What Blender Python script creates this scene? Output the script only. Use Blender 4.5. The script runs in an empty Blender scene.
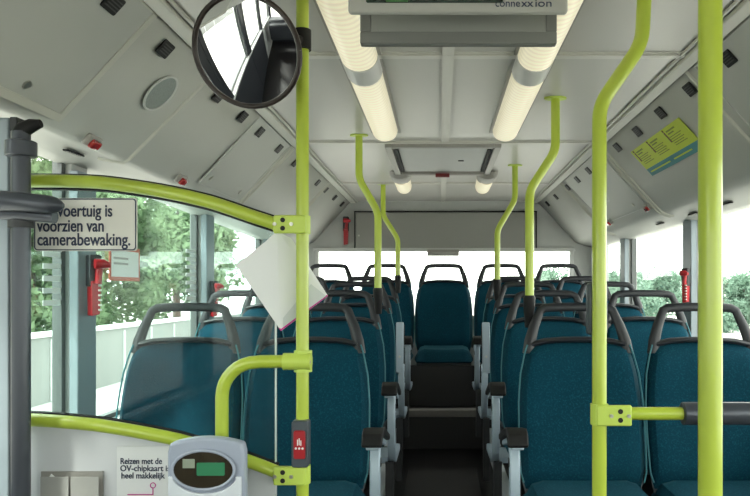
import bpy, bmesh, math, random
from mathutils import Vector, Matrix
random.seed(7)
PI = math.pi
scn = bpy.context.scene
COL = scn.collection
CAMZ = 1.5                      # camera height over the low floor
XC = .035                       # centre line of the bus

def P(x, h, d):                 # right of camera, above camera, ahead of camera  ->  world
    return Vector((x, d, h + CAMZ))

# ------------------------------------------------------------------ materials
def newmat(name):
    m = bpy.data.materials.new(name); m.use_nodes = True
    nt = m.node_tree; nt.nodes.clear()
    return m, nt, nt.nodes, nt.links
def mat(name, col, rough=.5, metal=0, var=.0, scale=20, bump=0, bscale=80, spec=.5, emit=None, es=0, coat=0, sheen=0):
    m, nt, N, L = newmat(name)
    out = N.new('ShaderNodeOutputMaterial'); b = N.new('ShaderNodeBsdfPrincipled')
    L.new(b.outputs[0], out.inputs[0])
    b.inputs['Roughness'].default_value = rough; b.inputs['Metallic'].default_value = metal
    b.inputs['Specular IOR Level'].default_value = spec
    b.inputs['Coat Weight'].default_value = coat; b.inputs['Sheen Weight'].default_value = sheen
    tc = N.new('ShaderNodeTexCoord')
    if var:
        no = N.new('ShaderNodeTexNoise'); no.inputs['Scale'].default_value = scale; no.inputs['Detail'].default_value = 4
        L.new(tc.outputs['Object'], no.inputs['Vector'])
        mx = N.new('ShaderNodeMix'); mx.data_type = 'RGBA'
        mx.inputs[6].default_value = (*[c*(1-var) for c in col], 1); mx.inputs[7].default_value = (*[min(1, c*(1+var)) for c in col], 1)
        L.new(no.outputs['Fac'], mx.inputs[0]); L.new(mx.outputs[2], b.inputs['Base Color'])
    else:
        b.inputs['Base Color'].default_value = (*col, 1)
    if bump:
        n2 = N.new('ShaderNodeTexNoise'); n2.inputs['Scale'].default_value = bscale
        L.new(tc.outputs['Object'], n2.inputs['Vector'])
        bp = N.new('ShaderNodeBump'); bp.inputs['Strength'].default_value = bump; bp.inputs['Distance'].default_value = .004
        L.new(n2.outputs['Fac'], bp.inputs['Height']); L.new(bp.outputs[0], b.inputs['Normal'])
    if emit:
        b.inputs['Emission Color'].default_value = (*emit, 1); b.inputs['Emission Strength'].default_value = es
    return m
def fabric_mat(name, col, speck):
    m, nt, N, L = newmat(name)
    out = N.new('ShaderNodeOutputMaterial'); b = N.new('ShaderNodeBsdfPrincipled'); L.new(b.outputs[0], out.inputs[0])
    b.inputs['Roughness'].default_value = .9; b.inputs['Specular IOR Level'].default_value = .15
    b.inputs['Sheen Weight'].default_value = .08; b.inputs['Sheen Roughness'].default_value = .4
    b.inputs['Sheen Tint'].default_value = (.25, .7, .8, 1)
    tc = N.new('ShaderNodeTexCoord')
    n1 = N.new('ShaderNodeTexNoise'); n1.inputs['Scale'].default_value = 5; n1.inputs['Detail'].default_value = 3
    n2 = N.new('ShaderNodeTexNoise'); n2.inputs['Scale'].default_value = 170; n2.inputs['Detail'].default_value = 1
    L.new(tc.outputs['Object'], n1.inputs['Vector']); L.new(tc.outputs['Object'], n2.inputs['Vector'])
    m1 = N.new('ShaderNodeMix'); m1.data_type = 'RGBA'
    m1.inputs[6].default_value = (*[c*.8 for c in col], 1); m1.inputs[7].default_value = (*[c*1.2 for c in col], 1)
    L.new(n1.outputs['Fac'], m1.inputs[0])
    r = N.new('ShaderNodeMapRange'); r.inputs[1].default_value = .5; r.inputs[2].default_value = .75
    L.new(n2.outputs['Fac'], r.inputs[0])
    m2 = N.new('ShaderNodeMix'); m2.data_type = 'RGBA'; m2.inputs[7].default_value = (*speck, 1)
    L.new(r.outputs[0], m2.inputs[0]); L.new(m1.outputs[2], m2.inputs[6]); L.new(m2.outputs[2], b.inputs['Base Color'])
    bp = N.new('ShaderNodeBump'); bp.inputs['Strength'].default_value = .3; bp.inputs['Distance'].default_value = .002
    L.new(n2.outputs['Fac'], bp.inputs['Height']); L.new(bp.outputs[0], b.inputs['Normal'])
    return m
def glass_mat(name, tint=(.93, .97, .95), refl=.06, haze=0.0, hazecol=(.8, .85, .85)):
    m, nt, N, L = newmat(name)
    out = N.new('ShaderNodeOutputMaterial')
    tr = N.new('ShaderNodeBsdfTransparent'); tr.inputs[0].default_value = (*tint, 1)
    gl = N.new('ShaderNodeBsdfGlossy'); gl.inputs['Roughness'].default_value = .02
    lw = N.new('ShaderNodeLayerWeight'); lw.inputs[0].default_value = .25
    mr = N.new('ShaderNodeMapRange'); mr.inputs[3].default_value = refl; mr.inputs[4].default_value = .6
    L.new(lw.outputs['Facing'], mr.inputs[0])
    pw = N.new('ShaderNodeMath'); pw.operation = 'POWER'; pw.inputs[1].default_value = 2.5
    L.new(lw.outputs['Facing'], pw.inputs[0]); L.new(pw.outputs[0], mr.inputs[0])
    mx = N.new('ShaderNodeMixShader'); L.new(mr.outputs[0], mx.inputs[0]); L.new(tr.outputs[0], mx.inputs[1]); L.new(gl.outputs[0], mx.inputs[2])
    last = mx
    if haze:
        df = N.new('ShaderNodeBsdfDiffuse'); df.inputs[0].default_value = (*hazecol, 1)
        m2 = N.new('ShaderNodeMixShader'); m2.inputs[0].default_value = haze
        L.new(mx.outputs[0], m2.inputs[1]); L.new(df.outputs[0], m2.inputs[2]); last = m2
    L.new(last.outputs[0], out.inputs[0])
    return m
def emit_mat(name, col, s, dark=.75, freq=160):
    # ribbed lamp diffuser: fine ribs across the length (object Y)
    m, nt, N, L = newmat(name)
    out = N.new('ShaderNodeOutputMaterial'); b = N.new('ShaderNodeBsdfPrincipled'); L.new(b.outputs[0], out.inputs[0])
    b.inputs['Base Color'].default_value = (.62, .58, .47, 1); b.inputs['Roughness'].default_value = .35
    tc = N.new('ShaderNodeTexCoord'); sx = N.new('ShaderNodeSeparateXYZ'); L.new(tc.outputs['Object'], sx.inputs[0])
    k = N.new('ShaderNodeMath'); k.operation = 'MULTIPLY'; k.inputs[1].default_value = freq; L.new(sx.outputs['Y'], k.inputs[0])
    si = N.new('ShaderNodeMath'); si.operation = 'SINE'; L.new(k.outputs[0], si.inputs[0])
    mr = N.new('ShaderNodeMapRange'); mr.inputs[1].default_value = -1; mr.inputs[3].default_value = s*dark; mr.inputs[4].default_value = s
    L.new(si.outputs[0], mr.inputs[0])
    ge = N.new('ShaderNodeNewGeometry'); sn = N.new('ShaderNodeSeparateXYZ'); L.new(ge.outputs['Normal'], sn.inputs[0])
    ab = N.new('ShaderNodeMath'); ab.operation = 'ABSOLUTE'; L.new(sn.outputs['Z'], ab.inputs[0])
    m2 = N.new('ShaderNodeMapRange'); m2.inputs[3].default_value = .55; m2.inputs[4].default_value = 1; L.new(ab.outputs[0], m2.inputs[0])
    mu = N.new('ShaderNodeMath'); mu.operation = 'MULTIPLY'; L.new(mr.outputs[0], mu.inputs[0]); L.new(m2.outputs[0], mu.inputs[1])
    b.inputs['Emission Color'].default_value = (*col, 1); L.new(mu.outputs[0], b.inputs['Emission Strength'])
    return m
def leaf_mat(name, a, b_, ):
    m, nt, N, L = newmat(name)
    out = N.new('ShaderNodeOutputMaterial')
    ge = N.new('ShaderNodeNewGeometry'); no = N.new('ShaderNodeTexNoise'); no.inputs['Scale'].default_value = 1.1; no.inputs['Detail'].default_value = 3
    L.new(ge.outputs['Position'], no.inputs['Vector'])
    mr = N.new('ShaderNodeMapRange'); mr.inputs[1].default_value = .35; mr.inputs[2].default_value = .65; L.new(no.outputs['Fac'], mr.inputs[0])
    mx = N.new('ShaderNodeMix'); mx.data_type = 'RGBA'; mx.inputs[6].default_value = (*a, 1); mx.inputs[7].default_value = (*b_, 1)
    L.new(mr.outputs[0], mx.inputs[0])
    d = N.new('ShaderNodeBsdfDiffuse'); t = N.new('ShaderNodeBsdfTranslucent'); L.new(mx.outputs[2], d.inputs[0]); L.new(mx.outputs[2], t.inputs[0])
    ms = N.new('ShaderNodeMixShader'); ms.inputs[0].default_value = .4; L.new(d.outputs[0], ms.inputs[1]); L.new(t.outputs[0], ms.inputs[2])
    L.new(ms.outputs[0], out.inputs[0])
    return m

M = dict(
    slat=mat('vent_slat_grey', (.04, .04, .042), .5),
    strip=mat('ceiling_strip', (.58, .57, .53), .4),
    wframe=mat('window_frame_grey', (.10, .11, .11), .5),
    ceil=mat('ceiling_laminate', (.475, .465, .44), .32, var=.03, scale=3, spec=.5),
    cove=mat('cove_plastic', (.425, .435, .41), .5, var=.04, scale=4),
    seam=mat('cove_seam_trim', (.50, .50, .45), .4),
    lip=mat('pale_grey_plastic', (.50, .51, .50), .45),
    wall=mat('wall_laminate', (.40, .41, .40), .5, var=.04),
    rearp=mat('rear_panel_grey', (.25, .25, .235), .5, var=.05, scale=6),
    dgrey=mat('dark_grey_plastic', (.022, .024, .028), .45),
    handle=mat('slate_grey_handle', (.014, .016, .021), .45, bump=.1),
    frameg=mat('pillar_grey_paint', (.25, .30, .335), .4, var=.05),
    floor=mat('dark_floor_vinyl', (.006, .005, .006), .45, var=.3, scale=60),
    floorp=mat('worn_floor_hatch', (.014, .012, .013), .5, var=.3, scale=40),
    silver=mat('silver_paint', (.34, .42, .50), .35, metal=.15, var=.05, scale=8),
    plinth=mat('dull_aluminium', (.55, .60, .63), .4, metal=.1),
    nosing=mat('step_nosing', (.20, .19, .18), .5),
    yellow=mat('lime_yellow_paint', (.43, .54, .055), .3, coat=.3),
    yplate=mat('lime_cast_clamp', (.50, .64, .10), .4),
    screw=mat('steel_screw', (.5, .5, .45), .3, metal=.8),
    hole=mat('dark_recess', (.012, .012, .012), .8),
    black=mat('black_rubber', (.010, .010, .011), .5, spec=.25),
    rim=mat('brown_black_rim', (.022, .014, .012), .35),
    fabric=fabric_mat('teal_moquette', (.001, .035, .060), (.004, .064, .094)),
    edge_highlight=mat('teal_edge_highlight', (.03, .15, .18), .6),  # lighter teal stands in for light catching the backrest edges
    shell=mat('seat_shell_grey', (.05, .065, .08), .4),
    red=mat('red_plastic', (.34, .012, .018), .3),
    redl=mat('red_lens', (.30, .02, .02), .2, coat=.5),
    bezel=mat('grey_bezel', (.30, .29, .27), .4),
    white=mat('white_print', (.80, .81, .80), .4),
    paper=mat('white_paper', (.78, .80, .81), .7),
    magenta=mat('magenta_print', (.55, .03, .30), .6),
    ink=mat('dark_blue_ink', (.02, .03, .07), .6),
    signw=mat('sign_face_white', (.74, .73, .68), .45),
    lime=mat('lime_sticker', (.50, .60, .03), .5),
    tealp=mat('teal_print', (.04, .21, .24), .5),
    brown=mat('brown_print', (.16, .10, .05), .6),
    olive=mat('olive_print', (.20, .25, .03), .6),
    mirror=mat('mirror_glass', (.93, .94, .95), .015, metal=1),
    glass=glass_mat('window_glass', refl=.012),
    pglass=glass_mat('partition_glass', (.88, .97, .96), refl=.010, haze=.004),
    lowp=mat('frosted_panel', (.64, .66, .69), .35, var=.05, scale=3),
    light=emit_mat('lamp_diffuser', (1, .91, .62), .40, dark=.66, freq=200),
    light2=emit_mat('lamp_diffuser_rear', (1, .91, .62), .40),
    band=mat('grey_joint_band', (.55, .55, .54), .35, metal=.2),
    mon=mat('monitor_housing', (.36, .365, .34), .4),
    mon2=mat('monitor_dark_housing', (.17, .175, .165), .4),
    mon3=mat('monitor_inner_panel', (.30, .31, .29), .4),
    screen=mat('screen_off', (.01, .03, .02), .12, spec=.8),
    gpole=mat('grey_blue_tube', (.055, .062, .078), .3, metal=.3),
    darkred=mat('dark_red_handle', (.14, .01, .01), .4),
    reader=mat('lilac_grey_plastic', (.33, .37, .46), .35),
    readerl=mat('pale_reader_body', (.62, .66, .72), .35),
    perspex=mat('leaflet_holder', (.42, .42, .40), .2, var=.2, scale=8),
    concrete=mat('pale_concrete', (.21, .21, .20), .9, var=.12, scale=1.5),
    ground=mat('pale_asphalt', (.50, .485, .46), .9, var=.08, scale=.8),
    bark=mat('bark', (.12, .10, .08), .9),
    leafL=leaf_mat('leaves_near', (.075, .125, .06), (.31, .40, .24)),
    leafR=leaf_mat('leaves_far_hazed', (.13, .22, .16), (.25, .36, .29)),  # distance haze is put into the leaf colour as pale blue-green
    orange=mat('amber_panel', (.8, .42, .08), .5),
    dash=mat('dashboard_black', (.015, .017, .022), .5),
)

# ------------------------------------------------------------------ mesh builder
class MB:
    def __init__(s): s.v = []; s.f = []
    def add(s, vs, fs):
        n = len(s.v); s.v += [Vector(v) for v in vs]; s.f += [tuple(i+n for i in f) for f in fs]; return s
    def box(s, c, size, m=None):
        c = Vector(c); hx, hy, hz = [k/2 for k in size]
        vs = [Vector((x, y, z)) for x in (-hx, hx) for y in (-hy, hy) for z in (-hz, hz)]
        if m is not None: vs = [m @ v for v in vs]
        vs = [v + c for v in vs]
        return s.add(vs, [(0,1,3,2),(4,6,7,5),(0,4,5,1),(2,3,7,6),(0,2,6,4),(1,5,7,3)])
    def tube(s, pts, r, n=14, sy=1.0, up=None, caps=True):
        pts = [Vector(p) for p in pts]; rings = []
        ref = None
        for i, p in enumerate(pts):
            a = pts[max(0, i-1)]; b = pts[min(len(pts)-1, i+1)]
            t = (b-a).normalized()
            if i and i < len(pts)-1:
                t = ((pts[i]-pts[i-1]).normalized() + (pts[i+1]-pts[i]).normalized()).normalized()
            if ref is None:
                ref = Vector(up) if up else (Vector((0,1,0)) if abs(t.y) < .9 else Vector((0,0,1)))
            u = (ref - t*ref.dot(t)).normalized(); w = t.cross(u); ref = u
            rr = r[i] if isinstance(r, (list, tuple)) else r
            rings.append([p + (u*math.cos(2*PI*k/n)*sy + w*math.sin(2*PI*k/n))*rr for k in range(n)])
        vs = [v for g in rings for v in g]; fs = []
        for i in range(len(rings)-1):
            for k in range(n):
                a = i*n+k; b = i*n+(k+1) % n
                fs.append((a, b, b+n, a+n))
        if caps: fs.append(tuple(range(n))[::-1]); fs.append(tuple((len(rings)-1)*n+k for k in range(n)))
        return s.add(vs, fs)
    def prism(s, pts, d0, d1, frame):
        # polygon pts (2D) extruded from d0 to d1 ; frame(a,b,d)->Vector
        n = len(pts)
        vs = [frame(a, b, d0) for a, b in pts] + [frame(a, b, d1) for a, b in pts]
        fs = [tuple(range(n))[::-1], tuple(range(n, 2*n))] + [(i, (i+1) % n, (i+1) % n+n, i+n) for i in range(n)]
        return s.add(vs, fs)
    def build(s, name, m, parent=None, W=None, bevel=0, smooth=True, world=False):
        me = bpy.data.meshes.new(name)
        vs = s.v
        if world and parent is not None:
            inv = ROOTM[parent.name].inverted(); vs = [inv @ v for v in vs]
        me.from_pydata([tuple(v) for v in vs], [], s.f)
        bm = bmesh.new(); bm.from_mesh(me); bmesh.ops.recalc_face_normals(bm, faces=bm.faces); bm.to_mesh(me); bm.free()
        me.materials.append(m)
        if smooth:
            me.polygons.foreach_set('use_smooth', [True]*len(me.polygons)); me.set_sharp_from_angle(angle=math.radians(38))
        o = bpy.data.objects.new(name, me); COL.objects.link(o)
        if W is not None: o.matrix_world = W
        if parent is not None:
            o.parent = parent
            ROOTM[o.name] = ROOTM[parent.name] @ (W if W is not None else Matrix())
        else: ROOTM[o.name] = W if W is not None else Matrix()
        if bevel:
            b = o.modifiers.new('bevel', 'BEVEL'); b.width = bevel; b.segments = 3; b.limit_method = 'ANGLE'
            b.angle_limit = math.radians(40); b.harden_normals = False
        return o
ROOTM = {}
def thing(name, label, cat, W=Matrix(), group=None):
    o = bpy.data.objects.new(name, None); COL.objects.link(o); o.empty_display_size = .05
    o.matrix_world = W; ROOTM[o.name] = W.copy()
    tag(o, label, cat, group); return o
def tag(o, label, cat, group=None, kind=None):
    o['label'] = label; o['category'] = cat
    if group: o['group'] = group
    if kind: o['kind'] = kind
    return o
def struct(name, mb, m, **k):
    o = mb.build(name, m, **k); o['kind'] = 'structure'; return o
def copy_tree(o, W=None, parent=None):
    c = o.copy(); COL.objects.link(c)
    c.parent = parent
    for ch in o.children: copy_tree(ch, None, c)
    if W is not None: c.matrix_world = W
    return c
def text(name, body, size, m, parent, W, align='LEFT', ext=.0006, sx=1.0, offset=0.0):
    cu = bpy.data.curves.new(name, 'FONT'); cu.body = body; cu.size = size; cu.align_x = align; cu.extrude = ext; cu.offset = offset
    t = bpy.data.objects.new('tmp', cu); COL.objects.link(t)
    dg = bpy.context.evaluated_depsgraph_get(); me = bpy.data.meshes.new_from_object(t.evaluated_get(dg))
    bpy.data.objects.remove(t); me.name = name
    me.materials.clear(); me.materials.append(m)
    for v in me.vertices: v.co.x *= sx
    o = bpy.data.objects.new(name, me); COL.objects.link(o); o.parent = parent; o.matrix_basis = W
    return o
def T(x, y, z): return Matrix.Translation((x, y, z))
# a frame facing the camera (-Y): local x right, local y up, local z toward the viewer
def face(p): return Matrix.Translation(p) @ Matrix.Rotation(PI/2, 4, 'X')
def rrect(x0, y0, x1, y1, r, n=5):
    pts = []
    for cx, cy, a0 in ((x1-r, y1-r, 0), (x0+r, y1-r, PI/2), (x0+r, y0+r, PI), (x1-r, y0+r, 3*PI/2)):
        for k in range(n+1):
            a = a0 + PI/2*k/n; pts.append((cx+r*math.cos(a), cy+r*math.sin(a)))
    return pts
XY = lambda a, b, d: Vector((a, b, d))

# ------------------------------------------------------------------ body shell
CH = .72                        # ceiling over camera
Y0, Y1 = -2.6, 5.68
STEPS = [(-2.6, 1.95, -1.5), (1.95, 4.67, -1.06), (4.67, 5.68, -.81)]
fl = MB()
prof = [(Y0, -1.6), (Y0, -1.5), (1.95, -1.5), (1.95, -1.06), (4.67, -1.06), (4.67, -.81), (5.70, -.81), (5.70, -1.6)]
fl.prism(prof, XC-1.24, XC+1.24, lambda a, b, d: P(d, b, a))
struct('floor', fl, M['floor'], smooth=False)

WD = 1.225
def rise(z): return max(0, min(.12, .03*(4.7-z)))
def cove_prof(s, z):
    r = rise(z)*.9 if s < 0 else 0
    return [(.755, .72), (1.045, .405+r*.3), (1.062, .389+r*.4), (1.085, .377+r*.6), (1.12, .368+r*.8), (1.20, .345+r), (1.26, .340+r)]
def cove(s, t, z, n=0):         # point on the sloping panel, t = 0 top .. 1 bottom, n = offset inward
    x = .755+.29*t; h = .72-.315*t
    return P(XC+s*(x-n*.735), h-n*.68, z)
def cove_frame(s, t, z, n=.0):
    a, b = .29, .315; l = math.hypot(a, b)
    if s > 0: X = Vector((0, -1, 0)); Yv = Vector((-a/l, 0, b/l))
    else: X = Vector((0, 1, 0)); Yv = Vector((a/l, 0, b/l))
    Z = X.cross(Yv); o = cove(s, t, z) + Z*n
    m = Matrix((X, Yv, Z)).transposed().to_4x4(); m.translation = o
    return m
CL = math.hypot(.29, .315)
for s, nm in ((-1, 'trim_1'), (1, 'trim_2')):
    mb = MB(); zs = [Y0, -1, 0, .8, 1.4, 2, 2.6, 3.2, 4, 4.7, 5.68]
    vs = []; k = len(cove_prof(1, 0))
    for z in zs: vs += [P(XC+s*x, h, z) for x, h in cove_prof(s, z)]
    fs = [(i*k+j, i*k+j+1, (i+1)*k+j+1, (i+1)*k+j) for i in range(len(zs)-1) for j in range(k-1)]
    mb.add(vs, fs); o = struct(nm, mb, M['cove'])
    so = o.modifiers.new('s', 'SOLIDIFY'); so.thickness = .012; so.offset = 1 if s < 0 else 1
# ceiling slab
c = MB(); c.box(P(XC, CH+.02, (Y0+Y1)/2), (1.60, Y1-Y0, .04)); struct('ceiling', c, M['ceil'], smooth=False)
# ceiling strips
ti = 3
def trim(mb, m, **k):
    global ti
    o = struct('trim_%d' % ti, mb, m, **k); ti += 1; return o
for z in (2.14, 3.40, 4.70):
    trim(MB().box(P(XC, CH-.004, z), (1.49, .030, .010)).box(P(XC, CH-.002, z-.022), (1.49, .008, .004)), M['strip'], smooth=False)
trim(MB().box(P(XC-.010, CH-.0045, 1.85), (.036, 2*1.53, .007)).box(P(XC-.010, CH-.0045, 4.95), (.036, 1.4, .007)), M['strip'], smooth=False)
for s in (-1, 1):               # cover strip where ceiling meets the cove
    trim(MB().box(P(XC+s*.735, CH-.010, 1.54), (.045, 8.26, .016)).box(P(XC+s*.70, CH-.006, 1.54), (.012, 8.26, .008)), M['seam'], bevel=.004)
    for z, dbl in ((.85, 0), (2.27, 0), (3.48, 1), (4.62, 1)):
        m_ = MB(); r = rise(z)*.9 if s < 0 else 0
        for dz in ((0,) if not dbl else (-.022, .022)):
            pts = [P(XC+s*x, h, z+dz) for x, h in cove_prof(s, z)[:5]]
            # curls toward the front at its foot
            if not dbl: pts[3].y += -.02; pts[4].y += -.05
            m_.tube(pts, .0085 if not dbl else .008, n=8, sy=.9)
        trim(m_, M['seam'])
# side walls
def wall_side(s, nm, zwin, bottom):
    mb = MB(); x = XC+s*(WD+.03)
    mb.box(P(x, (-1.55+bottom)/2, (Y0+Y1)/2), (.06, Y1-Y0, bottom+1.55))
    top = .47 if s < 0 else .42; mb.box(P(x, (top+.78)/2, (Y0+Y1)/2), (.06, Y1-Y0, .78-top))
    for z in zwin: mb.box(P(x, 0, z), (.06, .10, 1.2))
    mb.box(P(x, 0, Y1-.10), (.06, .2, 1.2))
    struct(nm, mb, M['wall'], smooth=False)
ZL = [-2.55, -1.25, .0, 1.10, 2.31, 3.55, 4.78]
ZR = [-2.55, -1.35, -.15, 1.05, 2.25, 3.50, 4.74]
wall_side(-1, 'wall_left', ZL, -.47); wall_side(1, 'wall_right', ZR, -.47)
# pillars proud of the wall, each its own trim
for s, Z in ((-1, ZL), (1, ZR)):
    for z in Z[1:]:
        x = XC+s*(WD-.012)
        b = MB().box(P(x, -.045, z), (.030, .12, .86))
        trim(b, M['frameg'] if z > 1.5 else M['dash'], bevel=.004)
    trim(MB().box(P(XC+s*(WD-.015), -.485, 1.5), (.05, 8.2, .03)), M['lip'], bevel=.005)
# windows
wn = 1
for s, Z in ((-1, ZL), (1, ZR)):
    ed = Z + [Y1-.1]
    for i in range(len(ed)-1):
        a, b = ed[i]+.05, ed[i+1]-.05; x = XC+s*(WD+.035)
        if b-a < .1: continue
        fr = MB(); g = .022
        fr.box(P(x, -.465, (a+b)/2), (.03, b-a, g)).box(P(x, .48 if s < 0 else .43, (a+b)/2), (.03, b-a, g)).box(P(x, -.02, a+g/2), (.03, g, .9)).box(P(x, -.02, b-g/2), (.03, g, .9))
        w = struct('window_%d' % wn, fr, M['wframe'], smooth=False); wn += 1
        MB().box(P(x, .005, (a+b)/2), (.005, b-a-.02, .93)).build('pane', M['glass'], parent=w, world=True, smooth=False)
# rear wall
rz = Y1
mb = MB()
wb, wt, wl, wr = -.22, .325, XC-1.03, XC+1.03
mb.box(P(XC, (wt+.80)/2, rz+.04), (2.5, .08, .80-wt)).box(P(XC, (-1.55+wb)/2, rz+.04), (2.5, .08, wb+1.55))
mb.box(P((XC-1.26+wl)/2, (wb+wt)/2, rz+.04), (wl-XC+1.26, .08, wt-wb)).box(P((XC+1.26+wr)/2, (wb+wt)/2, rz+.04), (XC+1.26-wr, .08, wt-wb))
struct('wall_rear', mb, M['wall'], smooth=False)
fr = MB(); g = .03
for c_, sz in ((P(XC, wt-.0, rz-.012), (2.12, .03, g)), (P(XC, wb, rz-.012), (2.12, .03, g)), (P(wl, (wt+wb)/2, rz-.012), (g, .03, .545)), (P(wr, (wt+wb)/2, rz-.012), (g, .03, .545))): fr.box(c_, sz)
w = struct('window_%d' % wn, fr, M['lip'], bevel=.004)
MB().box(P(XC, (wt+wb)/2, rz+.05), (2.06, .006, wt-wb)).build('pane', M['glass'], parent=w, world=True, smooth=False)
# front end behind the camera
mb = MB(); mb.box(P(XC, -1.05, Y0-.04), (2.5, .08, 1.0)).box(P(XC, .63, Y0-.04), (2.5, .08, .35))
for x in (-1.2, 0, 1.2): mb.box(P(XC+x, 0, Y0-.04), (.10, .08, 1.3))
struct('wall_front', mb, M['dash'], smooth=False)
fr = MB(); fr.box(P(XC, -.54, Y0), (2.4, .05, .05)).box(P(XC, .45, Y0), (2.4, .05, .05))
w = struct('window_%d' % (wn+1), fr, M['black'])
MB().box(P(XC, -.03, Y0-.03), (2.36, .006, 1.0)).build('pane', M['glass'], parent=w, world=True, smooth=False)

d = MB(); x = XC-WD+.012
d.box(P(x, -.97, -.1), (.03, 2.3, .98)); 
for z in (-1.22, -.1, 1.02): d.box(P(x, -.50, z), (.04, .07, 1.9))
struct('door_1', d, M['dash'], bevel=.004)
# rear bulkhead flap
t = thing('equipment_flap', 'long grey hinged flap across the rear bulkhead above the back window', 'panel', T(*P(XC+.01, .48, rz-.012)))
MB().box((0, 0, 0), (1.46, .02, .295)).build('flap_panel', M['rearp'], t, bevel=.005)
MB().box((0, -.002, .155), (1.48, .024, .008)).box((-.735, -.002, 0), (.006, .024, .30)).box((.735, -.002, 0), (.006, .024, .30)).build('shadow_gap', M['hole'], t)
for x in (-.70, .70): MB().tube([(x, -.008, -.04), (x, -.018, -.04)], .007, 10).build('lock', M['screw'], t)
tag(MB().box(P(XC-.01, .298, rz-.06), (.255, .07, .05)).box(P(XC-.01, .298, rz-.10), (.235, .02, .026)).build('brake_light', M['bezel'], bevel=.006),
    'small grey brake light housing at the top centre of the rear window', 'light')

# ------------------------------------------------------------------ ceiling lamps
def lamp_mb(w, d, y0, y1, round0=False, round1=True):
    mb = MB(); n = 12; rings = []
    ys = [y0]+([y0+.02, y0+.05] if round0 else [])+([y1-.06, y1-.025, y1] if round1 else [y1])
    for y in ys:
        k = 1
        if round1 and y > y1-.061: k = {y1-.06: 1, y1-.025: .86, y1: .35}.get(y, 1)
        if round0 and y < y0+.051: k = {y0: .35, y0+.02: .86}.get(y, 1)
        rings.append([Vector((math.cos(PI*j/n)*w*(.5+.5*k), y, -math.sin(PI*j/n)**.8*d*k)) for j in range(n+1)])
    vs = [v for r in rings for v in r]; m = n+1
    fs = [(i*m+j, i*m+j+1, (i+1)*m+j+1, (i+1)*m+j) for i in range(len(rings)-1) for j in range(n)]
    fs += [tuple(range(m)), tuple((len(rings)-1)*m+j for j in range(m))]
    return mb.add(vs, fs)
for s, nm in ((-1, 'left'), (1, 'right')):
    t = thing('ceiling_lamp', 'long glowing tube lamp with a grey joint band, %s of the ceiling seam' % nm, 'lamp', T(*P(XC-.012+s*.268, CH, 0)), 'long ceiling lamps')
    lamp_mb(.057, .058, -.6, 2.12, round1=False).build('diffuser', M['light'], t)
    lamp_mb(.057, .058, 2.27, 3.18).build('diffuser', M['light'], t)
    lamp_mb(.059, .060, 2.12, 2.27, round1=False).build('joint_band', M['band'], t)
    MB().box((0, 1.28, -.004), (.134, 3.8, .007)).build('base_rail', M['bezel'], t)
    t = thing('ceiling_lamp', 'short glowing ceiling lamp with a grey cap near the rear, %s of the roof hatch' % nm, 'lamp', T(*P(XC-.012+s*.268, CH, 0)), 'short rear ceiling lamps')
    lamp_mb(.052, .062, 4.38, 4.85).build('diffuser', M['light2'], t)
    lamp_mb(.064, .056, 4.22, 4.40, round0=True, round1=False).build('end_cap', M['bezel'], t)

# roof hatch
t = thing('roof_hatch', 'grey emergency roof hatch with dark side slots and a red handle', 'hatch', T(*P(XC-.02, CH, 3.83)))
def ring(mb, x, y, w, z0, z1):
    mb.box((-x+w/2, 0, (z0+z1)/2), (w, 2*y, z1-z0)).box((x-w/2, 0, (z0+z1)/2), (w, 2*y, z1-z0))
    mb.box((0, -y+w/2, (z0+z1)/2), (2*x-2*w, w, z1-z0)).box((0, y-w/2, (z0+z1)/2), (2*x-2*w, w, z1-z0)); return mb
ring(MB(), .285, .42, .034, -.026, -.001).build('frame', M['bezel'], t, bevel=.004)
MB().box((0, 0, -.007), (.45, .72, .008)).build('hatch_panel', M['wall'], t, bevel=.003)
for x_ in (-.235, .235): MB().box((x_, 0, -.012), (.018, .66, .014)).build('side_slot', M['hole'], t)
MB().box((.0, .385, -.030), (.085, .03, .022)).build('handle', M['darkred'], t, bevel=.004)
MB().box((.10, .0, -.013), (.03, .006, .006)).build('latch', M['hole'], t)

# ------------------------------------------------------------------ cove fittings
def vent_proto(W, label):
    t = thing('air_vent', label, 'vent', W, 'air vents in the cove panels')
    MB().prism(rrect(-.033, -.023, .033, .023, .006), 0, .0035, XY).build('frame', M['black'], t)
    g = MB()
    for k in (-.012, -.004, .004, .012): g.box((0, k, .0045), (.052, .0032, .003))
    g.build('slat_grille', M['slat'], t)
    return t
VL = [1.63, 1.94, 2.41, 2.70, 2.96, 3.31, 3.68, 4.36, 4.67, 5.07, 5.45]
VR = [1.66, 2.02, 2.33, 2.64, 2.95, 3.28, 3.92, 4.24, 4.56, 5.02, 5.42]
vp = None
ORD = ['first', 'second', 'third', 'fourth', 'fifth', 'sixth', 'seventh', 'eighth', 'ninth', 'tenth', 'eleventh']
for s, V in ((-1, VL), (1, VR)):
    for i, z in enumerate(V):
        lab = 'small square black air vent, %s from the front in the %s cove row' % (ORD[i], 'left' if s < 0 else 'right')
        Wm = cove_frame(s, .155, z, .0035)
        if vp is None: vp = vent_proto(Wm, lab)
        else: copy_tree(vp, Wm)['label'] = lab
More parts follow.
